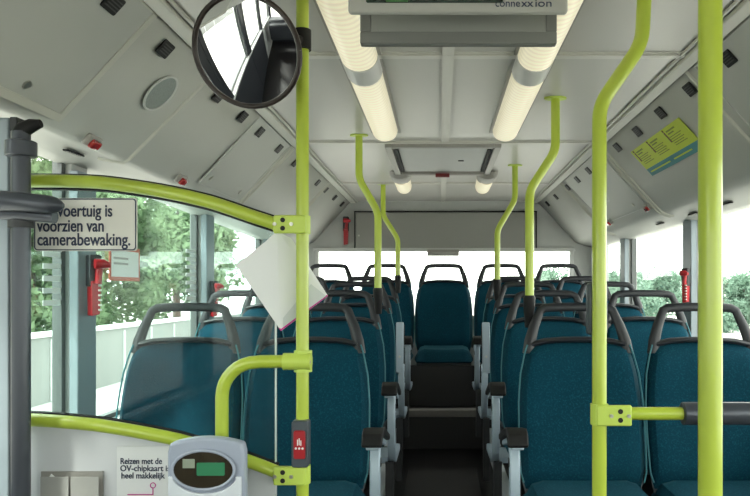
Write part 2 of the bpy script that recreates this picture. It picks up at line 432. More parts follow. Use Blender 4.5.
# loudspeakers (flush, oval)
for s, z, t_, lab in ((-1, 2.10, .41, 'round grey flush loudspeaker in the left cove below the mirror side vents'), (1, 4.05, .50, 'round grey flush loudspeaker in the right rear cove panel'), (1, 1.30, .45, 'round grey flush loudspeaker in the right front cove panel')):
    t = thing('loudspeaker', lab, 'speaker', cove_frame(s, t_, z))
    circ = [(math.cos(2*PI*k/28)*.060, math.sin(2*PI*k/28)*.060) for k in range(28)]
    MB().tube([(0.063*math.cos(2*PI*k/28), 0.063*math.sin(2*PI*k/28), .002) for k in range(29)], .0035, 8, up=(0, 0, 1)).build('rim', M['lip'], t)
    MB().prism(circ, 0, .002, XY).build('grille', M['shell'] if 0 else mat('speaker_mesh_%d' % int(z*10), (.24, .27, .26), .6, var=.3, scale=300), t)
# access flaps with locks
def flap(s, z0, z1, t0, t1, label, locks, border):
    Wm = cove_frame(s, (t0+t1)/2, (z0+z1)/2); t = thing('access_panel', label, 'panel', Wm)
    hx, hy = (z1-z0)/2, (t1-t0)*CL/2
    MB().prism(rrect(-hx, -hy, hx, hy, .01), .0005, .003, XY).build('panel_board', M['cove'], t)
    b = .022 if border else .003
    f = MB()
    for c_, sz in (((0, -hy, .003), (2*hx+b, b, .006)), ((0, hy, .003), (2*hx+b, b, .006)), ((-hx, 0, .003), (b, 2*hy, .006)), ((hx, 0, .003), (b, 2*hy, .006))): f.box(c_, sz)
    f.build('edge_strip', M['seam'] if border else M['lip'], t)
    for lx in locks:
        MB().tube([(lx, -hy+.04, .003), (lx, -hy+.04, .008)], .011, 14, up=(1, 0, 0)).build('lock', M['screw'], t)
flap(-1, .75, 1.79, .02, .88, 'large raised grey access panel with one lock, in the left front cove', [.33], True)
flap(-1, 2.84, 3.41, .05, .90, 'grey access panel with two small locks beside the left partition rail', [-.22, .20], False)
flap(1, 3.56, 4.50, .05, .93, 'grey access panel with two locks behind the right bent pole', [-.30, .30], False)
flap(1, 1.0, 2.20, .05, .93, 'grey access panel at the right front edge of the cove', [-.3], False)
# red alarm lamps in the lower cove
def lower_frame(s, z, drop=0):
    p = cove_prof(s, z); a = Vector((XC+s*p[1][0], 0, p[1][1])); 
    m = cove_frame(s, .97, z); return m
for s, z, lab in ((-1, 1.98, 'red signal lamp in a grey bezel low on the left cove, the nearest one'), (-1, 2.66, 'red signal lamp in a grey bezel above the yellow partition rail'),
                  (1, 3.55, 'red signal lamp low on the right cove beside the seam'), (1, 4.35, 'red signal lamp low on the right cove, rearmost one')):
    t = thing('signal_lamp', lab, 'lamp', cove_frame(s, .93, z), 'red signal lamps')
    MB().box((0, 0, .008), (.070, .038, .014)).build('bezel', M['bezel'], t, bevel=.006)
    MB().box((-.006 if s > 0 else .006, -.004, .018), (.046, .028, .016)).build('lens', M['redl'], t, bevel=.006)
# small slotted vents at the lip
for s, z, lab in ((-1, 2.12, 'small black slotted vent under the nearest red lamp on the left'), (1, 2.88, 'small black slotted vent in the right lip near the thick pole'), (1, 3.26, 'small black slotted vent in the right lip by the seam'), (1, 3.75, 'small black slotted vent in the right lip behind the seam')):
    p = cove_prof(s, z); a = Vector((p[4][0], p[4][1])); b = Vector((p[5][0], p[5][1])); mid = a*.7+b*.3
    t = thing('slot_vent', lab, 'vent', T(*P(XC+s*mid.x, mid.y-.006, z)), 'slotted vents in the cove lip')
    MB().box((0, 0, 0), (.016, .10, .006)).build('frame', M['black'], t, bevel=.002)
    g = MB()
    for k in range(7): g.box((0, -.039+k*.013, -.004), (.010, .004, .003))
    g.build('slat_grille', M['mon'], t)
# sticker on the right cove
t = thing('info_sticker', 'lime green information sticker with three small figures and a teal band', 'sticker', cove_frame(1, .455, 2.87))
MB().box((0, .0205, .004), (.64, .108, .002)).build('lime_field', M['lime'], t)
MB().box((0, -.0535, .004), (.64, .040, .002)).build('teal_band', M['tealp'], t)
for i in range(3):
    x0 = -.30+i*.205; g = MB()
    # little standing figure
    g.tube([(x0+.012, .066, .005), (x0+.012, .066, .0065)], .006, 10, up=(1, 0, 0))
    g.prism([(x0+.005, .058), (x0+.019, .058), (x0+.017, .030), (x0+.019, .010), (x0+.013, .010), (x0+.012, .028), (x0+.010, .010), (x0+.005, .010), (x0+.007, .030)], .005, .006, XY)
    g.build('figure', M['brown'], t)
    h = MB(); h.box((x0+.08, .056, .0055), (.09, .007, .001)).box((x0+.065, .044, .0055), (.06, .006, .001))
    for k in range(5): h.box((x0+.085-.01*(k % 2), .030-k*.0095, .0055), (.125-.02*(k % 2), .0032, .001))
    h.build('text_lines', M['olive'], t)
h = MB(); h.box((-.16, -.053, .0055), (.26, .006, .001)).box((.12, -.053, .0055), (.20, .006, .001)); h.build('text_lines', M['lime'], t)

# ------------------------------------------------------------------ poles
def handrail(name, label, pts, r, flange_top=None, W=None, cat='pole'):
    t = thing(name, label, cat, T(*pts[-1]))
    # round the bends
    q = [pts[0]]
    for i in range(1, len(pts)-1):
        a, b, c_ = pts[i-1], pts[i], pts[i+1]; d = .035
        p0 = b+(a-b).normalized()*min(d, (a-b).length*.4); p1 = b+(c_-b).normalized()*min(d, (c_-b).length*.4)
        for k in range(6):
            u = k/5; q.append(p0*(1-u)**2+b*2*u*(1-u)+p1*u*u)
    q.append(pts[-1])
    MB().tube(q, r, 20).build('tube', M['yellow'], t, world=True)
    return t
def clamp(t, p, r, right, w=.085, h=.05):
    # cast clamp around a pole, lug to one side
    sgn = 1 if right else -1
    MB().tube([p+Vector((0, 0, -h/2)), p+Vector((0, 0, h/2))], r+.004, 20).build('clamp_ring', M['yplate'], t, world=True)
    c_ = MB().box(p+Vector((sgn*(w/2-.012), -r-.003, 0)), (w, .012, h)).box(p+Vector((sgn*(w/2), 0, 0)), (w*.8, .026, h*.8))
    c_.build('clamp_plate', M['yplate'], t, bevel=.004, world=True)
    for dx, dz in ((.022, 0), (.062, 0)):
        q = p+Vector((sgn*dx, -r-.008, dz)); MB().tube([q, q+Vector((0, -.005, 0))], .0045, 10, up=(1, 0, 0)).build('screw', M['screw'], t, world=True)
    for dz in (.010, -.010):
        q = p+Vector((sgn*.043, -r-.007, dz)); MB().tube([q, q+Vector((0, -.003, 0))], .006, 10, up=(1, 0, 0)).build('screw_hole', M['hole'], t, world=True)
DP = 1.71
XA = (302.5-440)/700*DP; 
A = handrail('grab_pole', 'lime yellow upright pole holding the round mirror at the partition edge', [P(XA, CH, DP), P(XA, -1.5, DP)], .0155)
clamp(A, P(XA, (290-225)/700*DP, DP), .0155, False, w=.078, h=.044); clamp(A, P(XA, (290-474)/700*DP, DP), .0155, False, w=.078, h=.044)
DB = 1.07
B = handrail('grab_pole', 'thickest looking lime yellow upright pole, nearest the camera on the right', [P(.413, CH, DB), P(.413, -1.5, DB)], .0178)
DC = 1.64
Cx = lambda x: (x-440)/700*DC
C = handrail('grab_pole', 'lime yellow cranked pole with a clamp and crossbar, left of the thickest pole', [P(Cx(645), CH, DC), P(Cx(642), .578, DC), P(Cx(599.3), .432, DC), P(Cx(599.3), -1.5, DC)], .0168)
clamp(C, P(Cx(599.3), (290-414)/700*DC, DC), .0168, True, w=.082, h=.048)
# crossbar with grey sleeve
hC = (290-413.5)/700*DC
t = thing('crossbar', 'horizontal lime yellow bar with a dark grey padded sleeve running to the right wall', 'rail', T(*P(.43, hC, DC)))
MB().tube([P(.41, hC, DC), P(1.245, hC, DC)], .0150, 18).build('tube', M['yellow'], t, world=True)
MB().tube([P(.567, hC, DC), P(.569, hC, DC), P(1.19, hC, DC), P(1.192, hC, DC)], [.022, .0265, .0265, .022], 22).build('sleeve', M['gpole'], t, world=True)
# button box at the back of the cranked pole
t = thing('stop_button', 'dark grey stop button box fixed behind the cranked yellow pole', 'button', T(*P(Cx(600), -.045, DC+.03)))
MB().box((0, .005, 0), (.048, .03, .125)).build('housing', M['shell'], t, bevel=.008)
MB().box((0, .024, .0), (.03, .012, .075)).build('button', M['red'], t, bevel=.004)
# poles attached to seats
def seat_pole(xb, xt, z, hb, k1, k2, label):
    t = handrail('grab_pole', label, [P(xt, CH, z), P(xt, k1, z), P(xb, k2, z), P(xb, hb, z)], .0168)
    MB().tube([P(xt, CH, z), P(xt, CH-.006, z)], .042, 20, sy=.6).build('flange', M['yplate'], t, world=True)
    MB().tube([P(xb, hb+.01, z), P(xb, hb, z), P(xb, hb-.03, z+.01), P(xb+.0, hb-.11, z+.02)], [.019, .023, .022, .015], 16).build('sleeve', M['black'], t, world=True)
    return t
seat_pole(.335, .432, 2.62, -.03, .52, .372, 'lime yellow cranked pole on the front right aisle seat')
seat_pole(.330, .432, 4.03, .05, .52, .345, 'lime yellow cranked pole on the third right aisle seat')
seat_pole(-.288, -.376, 3.25, 0, .515, .362, 'lime yellow cranked pole on the second left aisle seat')
seat_pole(-.285, -.385, 4.74, .09, .505, .345, 'lime yellow cranked pole on the fourth left aisle seat')

# ------------------------------------------------------------------ partition
def px(x, y, d=DP): return P((x-440)/700*d, (290-y)/700*d, d)
up = [px(*q) for q in ((-30, 181), (32, 181), (70, 181.3), (107, 183.3), (160, 191), (200, 199.5), (221, 205.5), (250, 215.5), (279, 225))]
lo = [px(*q) for q in ((-30, 420), (32, 420), (70, 422.5), (107, 426.5), (160, 436), (192, 443.5), (245, 460), (277, 472))]
def smoothpts(p, n=4):
    out = []
    for i in range(len(p)-1):
        a = p[max(0, i-1)]; b = p[i]; c_ = p[i+1]; d = p[min(len(p)-1, i+2)]
        for k in range(n):
            u = k/n; out.append(.5*((2*b)+(c_-a)*u+(2*a-5*b+4*c_-d)*u*u+(3*b-a-3*c_+d)*u**3))
    out.append(p[-1]); return out
up = smoothpts(up); lo = smoothpts(lo)
t = thing('draught_partition', 'glass draught partition between two curved lime yellow rails on the left', 'partition', T(*P(-.8, -1.5, DP)))
MB().tube(up, .0158, 18).build('upper_rail', M['yellow'], t, world=True)
MB().tube(lo, .0158, 18).build('lower_rail', M['yellow'], t, world=True)
off = Vector((0, .012, .012))
MB().tube([p+off for p in up], .0085, 8).tube([p+Vector((0, .012, -.013)) for p in up], .0085, 8).build('gasket', M['black'], t, world=True)
MB().tube([p+off for p in lo], .0085, 8).build('gasket', M['black'], t, world=True)
# glass between the rails
xr = px(274.5, 0).x
gp = [(p.x, p.z) for p in lo if p.x < xr]+[(xr, px(0, 470).z), (xr, px(0, 226).z)]+[(p.x, p.z) for p in reversed(up) if p.x < xr]
MB().prism(gp, DP+.010, DP+.018, lambda a, b, d: Vector((a, d, b))).build('glass_pane', M['pglass'], t, world=True, smooth=False)
MB().box(Vector((xr, DP+.014, (px(0, 470).z+px(0, 226).z)/2)), (.003, .010, px(0, 226).z-px(0, 470).z)).build('glass_edge', mat('glass_edge_pale', (.6, .7, .68), .3), t, world=True)
lp = [(p.x, p.z) for p in lo if p.x < xr]+[(xr, px(0, 470).z), (xr, .05), (lo[0].x, .05)]
MB().prism(lp, DP+.012, DP+.026, lambda a, b, d: Vector((a, d, b))).build('lower_panel', M['lowp'], t, world=True, smooth=False)

# bent branch handle with the card reader
hp = [px(303, 361), px(262, 361)]
cx0, cy0, R = 258, 396, 34.5
hp += [px(cx0-R*math.sin(a), cy0-R*math.cos(a)) for a in [PI/2*k/8 for k in range(9)]]+[px(223.5, 478)]
t = thing('bent_handrail', 'lime yellow handle bent down from the mirror pole behind the card reader', 'handle', T(*hp[-1]))
hp = [p+Vector((0, -.012, 0)) for p in hp]
MB().tube(hp, .0158, 18).build('tube', M['yellow'], t, world=True)
j = px(303, 361)
MB().tube([j+Vector((0, 0, -.026)), j+Vector((0, 0, .026))], .022, 18).build('clamp_ring', M['yplate'], t, world=True)
MB().tube([hp[0]+Vector((-.045, 0, 0)), hp[0]+Vector((.022, 0, 0))], .0205, 18).build('collar', M['yplate'], t, world=True)
q = j+Vector((.018, -.022, 0)); MB().tube([q, q+Vector((0, -.006, 0))], .006, 10, up=(1, 0, 0)).build('screw', M['screw'], t, world=True)
# card reader
DR = 1.585
rw = face(P((205.5-440)/700*DR, (290-438)/700*DR, DR))
t = thing('card_reader', 'rounded lilac grey card reader with an oval dark display', 'card reader', rw)
k = DR/700
def dome(y_top, y_bot, w, bow, nn=14):
    pts = [(-w+2*w*i/nn, y_top-bow*((-1+2*i/nn)**2)) for i in range(nn+1)]
    return [(-w, y_bot)]+[(-w, y_top-bow-.018), (-w+.003, y_top-bow-.007)]+[(a*.965, b) for a, b in pts[0:]]+[(w-.003, y_top-bow-.007), (w, y_top-bow-.018), (w, y_bot)]
pts = dome(0, -.26, 38.5*k, .014)
MB().box((14*k, -60*k, -.066), (.05, .09, .065)).build('mounting_block', M['dgrey'], t)
MB().prism(pts, -.035, 0, XY).build('housing', M['reader'], t, bevel=.008)
MB().prism([(-36.5*k, -38*k), (-30*k, -38*k)]+[(math.cos(a)*33*k, -33.5*k+math.sin(a)*21.5*k) for a in [PI+.35+(PI-.7)*i/14 for i in range(15)]]+[(30*k, -38*k), (36.5*k, -38*k), (36.5*k, -.262), (-36.5*k, -.262)], 0, .008, XY).build('body_front', M['readerl'], t, bevel=.003)
ell = lambda a, b, n=36: [(math.cos(2*PI*i/n)*a*k-1.5*k, -31.5*k+math.sin(2*PI*i/n)*b*k) for i in range(n)]
MB().tube([Vector((x, y, .006)) for x, y in ell(31, 19.5)+ell(31, 19.5)[:1]], .0035, 8, up=(0, 0, 1)).build('display_rim', M['reader'], t)
MB().prism(ell(30.5, 19), 0, .005, XY).build('display', mat('reader_display', (.035, .028, .018), .06, spec=1, var=.6, scale=14), t)
MB().prism(rrect(-8*k, -37*k, 20*k, -24*k, .003), .005, .0062, XY).build('lit_screen', mat('green_screen', (.04, .20, .10), .2), t)
MB().box((-16*k, -25*k, .0055), (12*k, 9*k, .001)).build('painted_reflection', mat('pale_reflection', (.26, .30, .24), .3), t)  # pale patch painted as a reflection on the display
# stop button on the mirror pole
t = thing('stop_button', 'red stop button in a grey housing low on the mirror pole', 'button', face(P(XA, (290-441.5)/700*DP, DP-.018)))
MB().prism(rrect(-.020, -.056, .020, .056, .006), -.02, .016, XY).build('housing', M['shell'], t, bevel=.003)
MB().prism(rrect(-.014, -.034, .014, .034, .005), .016, .022, XY).build('button', M['red'], t, bevel=.002)
g = MB()
g.box((-.004, .006, .0225), (.002, .014, .001)).box((0, .008, .0225), (.002, .016, .001)).box((.004, .005, .0225), (.002, .012, .001))
for i in range(3):
    g.tube([(-.008+i*.008, -.008, .0222), (-.008+i*.008, -.008, .0232)], .0028, 8, up=(1, 0, 0))
g.build('symbol', M['white'], t)

# camera surveillance sign
t = thing('notice_sign', 'white sign with a black border reading Dit voertuig is voorzien van camerabewaking', 'sign', face(P((85.5-440)/700*1.70, (290-224.5)/700*1.70, 1.703)))
k = 1.70/700
MB().prism(rrect(-51.5*k, -26.5*k, 51.5*k, 26.5*k, 3*k), 0, .004, XY).build('sign_board', M['signw'], t)
o_ = rrect(-51*k, -26*k, 51*k, 26*k, 3.5*k, 6); i_ = rrect(-49.8*k, -24.8*k, 49.8*k, 24.8*k, 2.6*k, 6); n = len(o_)
b = MB(); b.add([(x, y, .0048) for x, y in o_]+[(x, y, .0048) for x, y in i_], [(a, (a+1) % n, (a+1) % n+n, a+n) for a in range(n)]); b.build('border', M['ink'], t)
for body, yb, w in (('Dit voertuig is', 224.5-213.5, 75), ('voorzien van', 224.5-228.5, 66.5), ('camerabewaking.', 224.5-242.3, 93)):
    o = text('lettering', body, 17.5*k, M['ink'], t, T(-48*k, (yb-3)*k, .0048), offset=.0006)
    wd = max(v.co.x for v in o.data.vertices)
    for v in o.data.vertices: v.co.x *= w*k/wd

# leaflet on the glass beside the pole
def sheet(pts, d, name, m, parent):
    MB().prism([((x-440)/700*d[i], (290-y)/700*d[i]) for i, (x, y) in enumerate(pts)], 0, .0012, lambda a, b, dd: Vector((0, 0, 0)))
t = thing('paper_leaflet', 'white paper sheet tucked slantwise behind the mirror pole', 'paper', T(*px(277, 260, 1.735)))
q = [px(236, 265, 1.712), px(266, 241, 1.714), px(277, 231, 1.716), px(291, 238, 1.735), px(328, 296, 1.76), px(281, 331, 1.716)]
mb = MB(); mb.add(q+[v+Vector((0, .0015, 0)) for v in q], [(0, 1, 2, 5), (2, 3, 4, 5), (6, 11, 8, 7), (8, 11, 10, 9), (0, 6, 7, 1), (1, 7, 8, 2), (2, 8, 9, 3), (3, 9, 10, 4), (4, 10, 11, 5), (5, 11, 6, 0)])
mb.build('sheet', M['paper'], t, world=True, smooth=False)
a, b = q[5], q[4]; e = (b-a).normalized(); nrm = Vector((-e.z, 0, e.x)).normalized()*.008
MB().add([a+Vector((0, -.001, 0)), b+Vector((0, -.001, 0)), b+nrm+Vector((0, -.001, 0)), a+nrm+Vector((0, -.001, 0))], [(0, 1, 2, 3)]).build('magenta_edge', M['magenta'], t, world=True)
q2 = [px(283, 318, 1.7155), px(311, 284, 1.7375), px(326, 296, 1.755), px(283, 327, 1.7145)]
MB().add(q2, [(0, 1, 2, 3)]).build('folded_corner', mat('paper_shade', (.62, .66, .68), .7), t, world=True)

# poster on the lower panel
dq = DP
t = thing('poster', 'white poster reading Reizen met de OV-chipkaart is heel makkelijk', 'poster', face(px(144, 478, DP)+Vector((0, .008, 0))))
k = DP/700
MB().box((0, -8*k, .0), (57*k, 78*k, .003)).build('poster_sheet', M['paper'], t)
for body, y, w, x in (('Reizen met de', 464.5, 42, 119), ('OV-chipkaart is', 471.7, 50, 119), ('heel makkelijk', 479, 44, 120)):
    o = text('lettering', body, 8.4*k, M['ink'], t, T((x-144)*k, (478-y)*k, .0022), offset=.0003)
    wd = max(v.co.x for v in o.data.vertices)
    for v in o.data.vertices: v.co.x *= w*k/wd
g = MB(); g.tube([Vector(((152+2.6*math.cos(a)-144)*k, (478-486+2.6*math.sin(a))*k, .0025)) for a in [2*PI*i/16 for i in range(17)]], .0011, 6, up=(0, 0, 1))
g.box((8*k, -14*k, .0025), (.0022, 7*k, .001)).box((-4.5*k, -17.2*k, .0025), (26*k, .0022, .001)); g.build('magenta_line', M['magenta'], t)
# leaflet holder
t = thing('leaflet_holder', 'grey clear plastic leaflet holder on the lower partition panel', 'holder', face(px(71, 472, DP)+Vector((0, .006, 0))))
MB().box((0, -.10, .0), (62*k, .20, .004)).build('back_plate', M['bezel'], t)
MB().box((-15*k, -.105, .012), (28*k, .19, .003)).build('pocket', M['perspex'], t, bevel=.001)
MB().box((15*k, -.105, .012), (28*k, .19, .003)).build('pocket', M['perspex'], t, bevel=.001)
MB().prism([(-27*k, -.03), (-20*k, -.005), (-3*k, -.04), (-6*k, -.12), (-26*k, -.12)], .004, .006, XY).build('leaflet', M['paper'], t)

# mirror
DM = 1.57
mc = P((247-440)/700*DM, (290-52)/700*DM, DM)
din = mc.copy(); din.z -= CAMZ; din.normalize(); dout = Vector((-.42, -.80, -.50)).normalized()
Zm = (dout-din).normalized(); Xm = Vector((0, 0, 1)).cross(Zm).normalized(); Ym = Zm.cross(Xm)
Wm_ = Matrix((Xm, Ym, Zm)).transposed().to_4x4(); Wm_.translation = mc
t = thing('convex_mirror', 'round black rimmed convex mirror clamped to the left yellow pole', 'mirror', Wm_)
R = .120; mb = MB(); rg = 12; sg = 40; vs = [(0, 0, .012)]; fs = []
for i in range(1, rg+1):
    r_ = R*i/rg; zz = .012*(1-(i/rg)**2)
    vs += [(r_*math.cos(2*PI*k_/sg), r_*math.sin(2*PI*k_/sg), zz) for k_ in range(sg)]
for k_ in range(sg): fs.append((0, 1+k_, 1+(k_+1) % sg))
for i in range(rg-1):
    for k_ in range(sg):
        a = 1+i*sg+k_; b = 1+i*sg+(k_+1) % sg; fs.append((a, a+sg, b+sg, b))
mb.add(vs, fs); mb.build('mirror_face', M['mirror'], t)
MB().tube([(R*math.cos(2*PI*k_/48), R*math.sin(2*PI*k_/48), .0) for k_ in range(49)], .0062, 10, up=(0, 0, 1)).build('rim', M['rim'], t)
vs = []; fs = []; mb = MB()
mb.prism([(R*math.cos(2*PI*k_/40), R*math.sin(2*PI*k_/40)) for k_ in range(40)], -.02, -.004, XY).build('back_shell', M['rim'], t)
pc = P(XA, (290-40)/700*DP, DP)
MB().tube([pc+Vector((0, 0, -.024)), pc+Vector((0, 0, .024))], .0215, 18).build('pole_clamp', M['black'], t, world=True)
MB().tube([pc+Vector((0, -.01, 0)), mc+Vector((.05, .03, 0)), mc+Vector((.0, .02, 0))], .010, 12).build('arm', M['black'], t, world=True)

# grey door post and its tubes on the left edge
DG = 1.55
gx = lambda x: (x-440)/700*DG
def gp_(x, y): return P(gx(x), (290-y)/700*DG, DG)
t = thing('door_mechanism_post', 'blue grey door tube with collar and rounded cross arm at the left edge', 'post', T(*P(gx(21), -1.5, DG)))
MB().tube([gp_(21, 132), P(gx(21), -1.5, DG)], .0195, 20).build('tube', M['gpole'], t, world=True)
MB().tube([gp_(21, 157), gp_(21, 156), gp_(21, 142), gp_(21, 141)], [.028, .032, .032, .028], 20).build('collar', M['gpole'], t, world=True)
MB().tube([gp_(21, 142), gp_(21, 134), gp_(24, 129), gp_(32, 125.5), gp_(41,123.5)], [.019, .019, .0175, .015, .009], 20).build('top_socket', M['black'], t, world=True)
am = [gp_(-60, 201), gp_(-10, 202), gp_(30, 204), gp_(60, 207), gp_(68, 207.5), gp_(73, 208)]
am = [p+Vector((0, -.04, 0)) for p in am]
MB().tube(am, [.025, .024, .021, .020, .015, .006], 18).build('cross_arm', M['gpole'], t, world=True)
MB().tube([p+Vector((0, .02, -.025)) for p in am[:4]], .014, 14).build('lower_arm', M['gpole'], t, world=True)
MB().tube([gp_(21, 216), gp_(21, 228)], .026, 20).build('hinge_collar', M['dgrey'], t, world=True)
t = thing('door_frame_post', 'pale grey vertical door frame strip at the extreme left edge', 'post', T(*P(gx(4), -1.5, DG+.1)))
MB().box(P(-1.02, -.55, DG+.10), (.045, .06, 1.9)).build('outer_strip', M['frameg'], t, world=True, bevel=.005)
MB().box(P(-.985, -.55, DG+.09), (.018, .05, 1.9)).build('rubber_strip', M['dgrey'], t, world=True, bevel=.003)

# ------------------------------------------------------------------ monitor
MD = 1.20
t = thing('ceiling_monitor', 'grey passenger information monitor hanging from the ceiling, lettered connexxion', 'monitor', face(P((458-440)/700*MD, .475, MD)))
k = MD/700
MB().prism(rrect(-110*k, 0, 110*k, CH-.475, .006), -.012, 0, XY).build('housing', M['mon'], t, bevel=.004)
MB().prism(rrect(-92*k, 10*k, 45*k, .225, .003), .0, .002, XY).build('screen', M['screen'], t)
MB().prism(rrect(-72*k, 10.5*k, -50*k, 16*k, .001), .002, .0025, XY).build('screen_picture', mat('screen_green', (.05, .16, .05), .3), t)
o = text('lettering', 'conne', 10.5*k, M['ink'], t, T(37*k, 6.2*k, .0006)); w1 = max(v.co.x for v in o.data.vertices)
for v in o.data.vertices: v.co.x *= 25*k/w1
o = text('lettering', 'xx', 10.5*k, M['ink'], t, T(63.3*k, 6.2*k, .0006), offset=.0001); w1 = max(v.co.x for v in o.data.vertices)
for v in o.data.vertices: v.co.x *= 12*k/w1
o = text('lettering', 'ion', 10.5*k, M['ink'], t, T(76.5*k, 6.2*k, .0006)); w1 = max(v.co.x for v in o.data.vertices)
for v in o.data.vertices: v.co.x *= 17*k/w1
D2 = 1.30
t = thing('monitor_bracket', 'dark grey recessed housing hanging just behind the information monitor', 'monitor', face(P((458.5-440)/700*D2, .458, D2)))
k = D2/700
f = MB(); f.box((0, 6*k, -.010), (197*k, 12*k, .02)).box((-93*k, .13+6.2*k, -.01), (11*k, .26-12*k, .019)).box((93*k, .13+6.2*k, -.01), (11*k, .26-12*k, .019))
f.build('frame', M['mon2'], t, bevel=.002)
MB().add([(-88*k, 11*k, -.002), (88*k, 11*k, -.002), (88*k, .25, -.014), (-88*k, .25, -.014)], [(0, 1, 2, 3)]).build('sloping_panel', M['mon3'], t)
MB().box((0, .13, -.018), (190*k, .26, .003)).build('rear_panel', M['mon2'], t)

# ------------------------------------------------------------------ hammers
def hammer(p, label, s, sc=1.0):
    # s = +1 on the left wall, facing +X ; local frame x along Y, y up, z inward
    if s == 0: W = face(p)
    else:
        X = Vector((.65, s*.76, 0)).normalized(); Yv = Vector((0, 0, 1)); Z = X.cross(Yv)
        W = Matrix((X, Yv, Z)).transposed().to_4x4(); W.translation = p
    W = W @ Matrix.Scale(sc, 4)
    t = thing('emergency_hammer', label, 'hammer', W, 'red emergency hammers')
    MB().prism(rrect(-.020, -.02, .020, .085, .008), 0, .032, XY).build('holder', M['dgrey'], t, bevel=.004)
    MB().prism([(-.016, .0), (.018, .0), (.014, -.11), (-.014, -.115)], .0, .034, XY).build('handle', M['red'], t, bevel=.004)
    g = MB()
    for i in range(6): g.box((.012, -.015-i*.016, .036), (.010, .006, .006))
    g.build('grip_ribs', M['signw'] if s else M['red'], t)
    MB().tube([(-.01, .055, .048), (.015, .055, .052), (.036, .05, .056)], [.016, .016, .008], 12).tube([(.010, .06, .040), (.004, -.01, .040)], .011, 10).build('hammer_head', M['red'], t)
    return t
hammer(P(XC-WD+.045, .03, 2.30), 'red emergency hammer in a grey holder on the left window pillar below the sign', 1, 1.0)
hammer(P(XC-WD+.045, -.03, 3.52), 'red emergency hammer on the second left window pillar behind the paper', 1, .9)
hammer(P(XC+WD-.045, .035, 3.44), 'red emergency hammer on the right window pillar between the yellow poles', -1, .85)
hammer(P((345-440)/700*5.6, .495, 5.676), 'red emergency hammer on the rear wall left of the grey flap', 0, 1.15)
# window sticker
t = thing('window_sticker', 'white window sticker with a red border behind the surveillance sign', 'sticker', Matrix(((0, 0, 1, XC-WD-.025), (1, 0, 0, 2.70), (0, 1, 0, .10+CAMZ), (0, 0, 0, 1))))
MB().box((0, 0, 0), (.26, .13, .002)).build('red_border', mat('orange_red_print', (.62, .16, .10), .5), t)
MB().box((0, 0, .002), (.23, .10, .002)).build('white_field', M['white'], t)
MB().box((-.04, .02, .0035), (.12, .008, .001)).box((-.04, .0, .0035), (.12, .008, .001)).build('text_lines', M['mon'], t)
for zc, lab in ((2.215, 'striped pale decal on the first left window beside the pillar'), (3.42, 'striped pale decal on the second left window beside the pillar')):
    t = thing('striped_decal', lab, 'sticker', T(XC-WD-.024, zc, CAMZ+.06))
    for i in range(7): MB().box((0, 0, -.10+i*.038), (.002, .15, .017)).build('stripe', M['white'], t)

# ------------------------------------------------------------------ seats
def backrest_mb(front, wscale=1.0, z0=-.03, z1=.487, th=.055):
    # closed pillow: local x across, z up, front faces -Y
    mb = MB(); nu, nv = 14, 16
    def hw(v):      # half width, v 0..1
        pts = [(0, .205), (.12, .222), (.35, .226), (.6, .224), (.78, .215), (.92, .198), (1, .184)]
        for (a, wa), (b, wb_) in zip(pts, pts[1:]):
            if v <= b: return wa+(wb_-wa)*(v-a)/(b-a)
        return pts[-1][1]
    fr, bk = [], []
    for j in range(nv+1):
        v = j/nv; w_ = hw(v)*wscale
        for i in range(nu+1):
            u = -1+2*i/nu; u_ = math.copysign(abs(u)**.8, u)
            x = u_*w_
            z = z0+(z1-z0)*v - .012*abs(u)**3*(v**6)
            lean = -.10+.13*(z/.63)
            edge = min(1, (1-abs(u))*5)**.5*min(1, min(v, 1-v)*7+.0)**.5
            y = lean - th*edge*(1-.18*(1-abs(u)**2)) + .012*math.exp(-((v-.55)/.2)**2)*(1-u*u)
            fr.append(Vector((x, y, z))); bk.append(Vector((x, lean+.012, z)))
    m = nu+1; n = len(fr); fs = []
    for j in range(nv):
        for i in range(nu):
            a = j*m+i; fs.append((a, a+1, a+m+1, a+m)); fs.append((n+a, n+a+m, n+a+m+1, n+a+1))
    for j in range(nv): fs.append((j*m, (j+1)*m, n+(j+1)*m, n+j*m)); fs.append((j*m+nu, n+j*m+nu, n+(j+1)*m+nu, (j+1)*m+nu))
    for i in range(nu): fs.append((i, n+i, n+i+1, i+1)); fs.append((nv*m+i, nv*m+i+1, n+nv*m+i+1, n+nv*m+i))
    mb.add(fr+bk, fs); mb.hw = hw; return mb
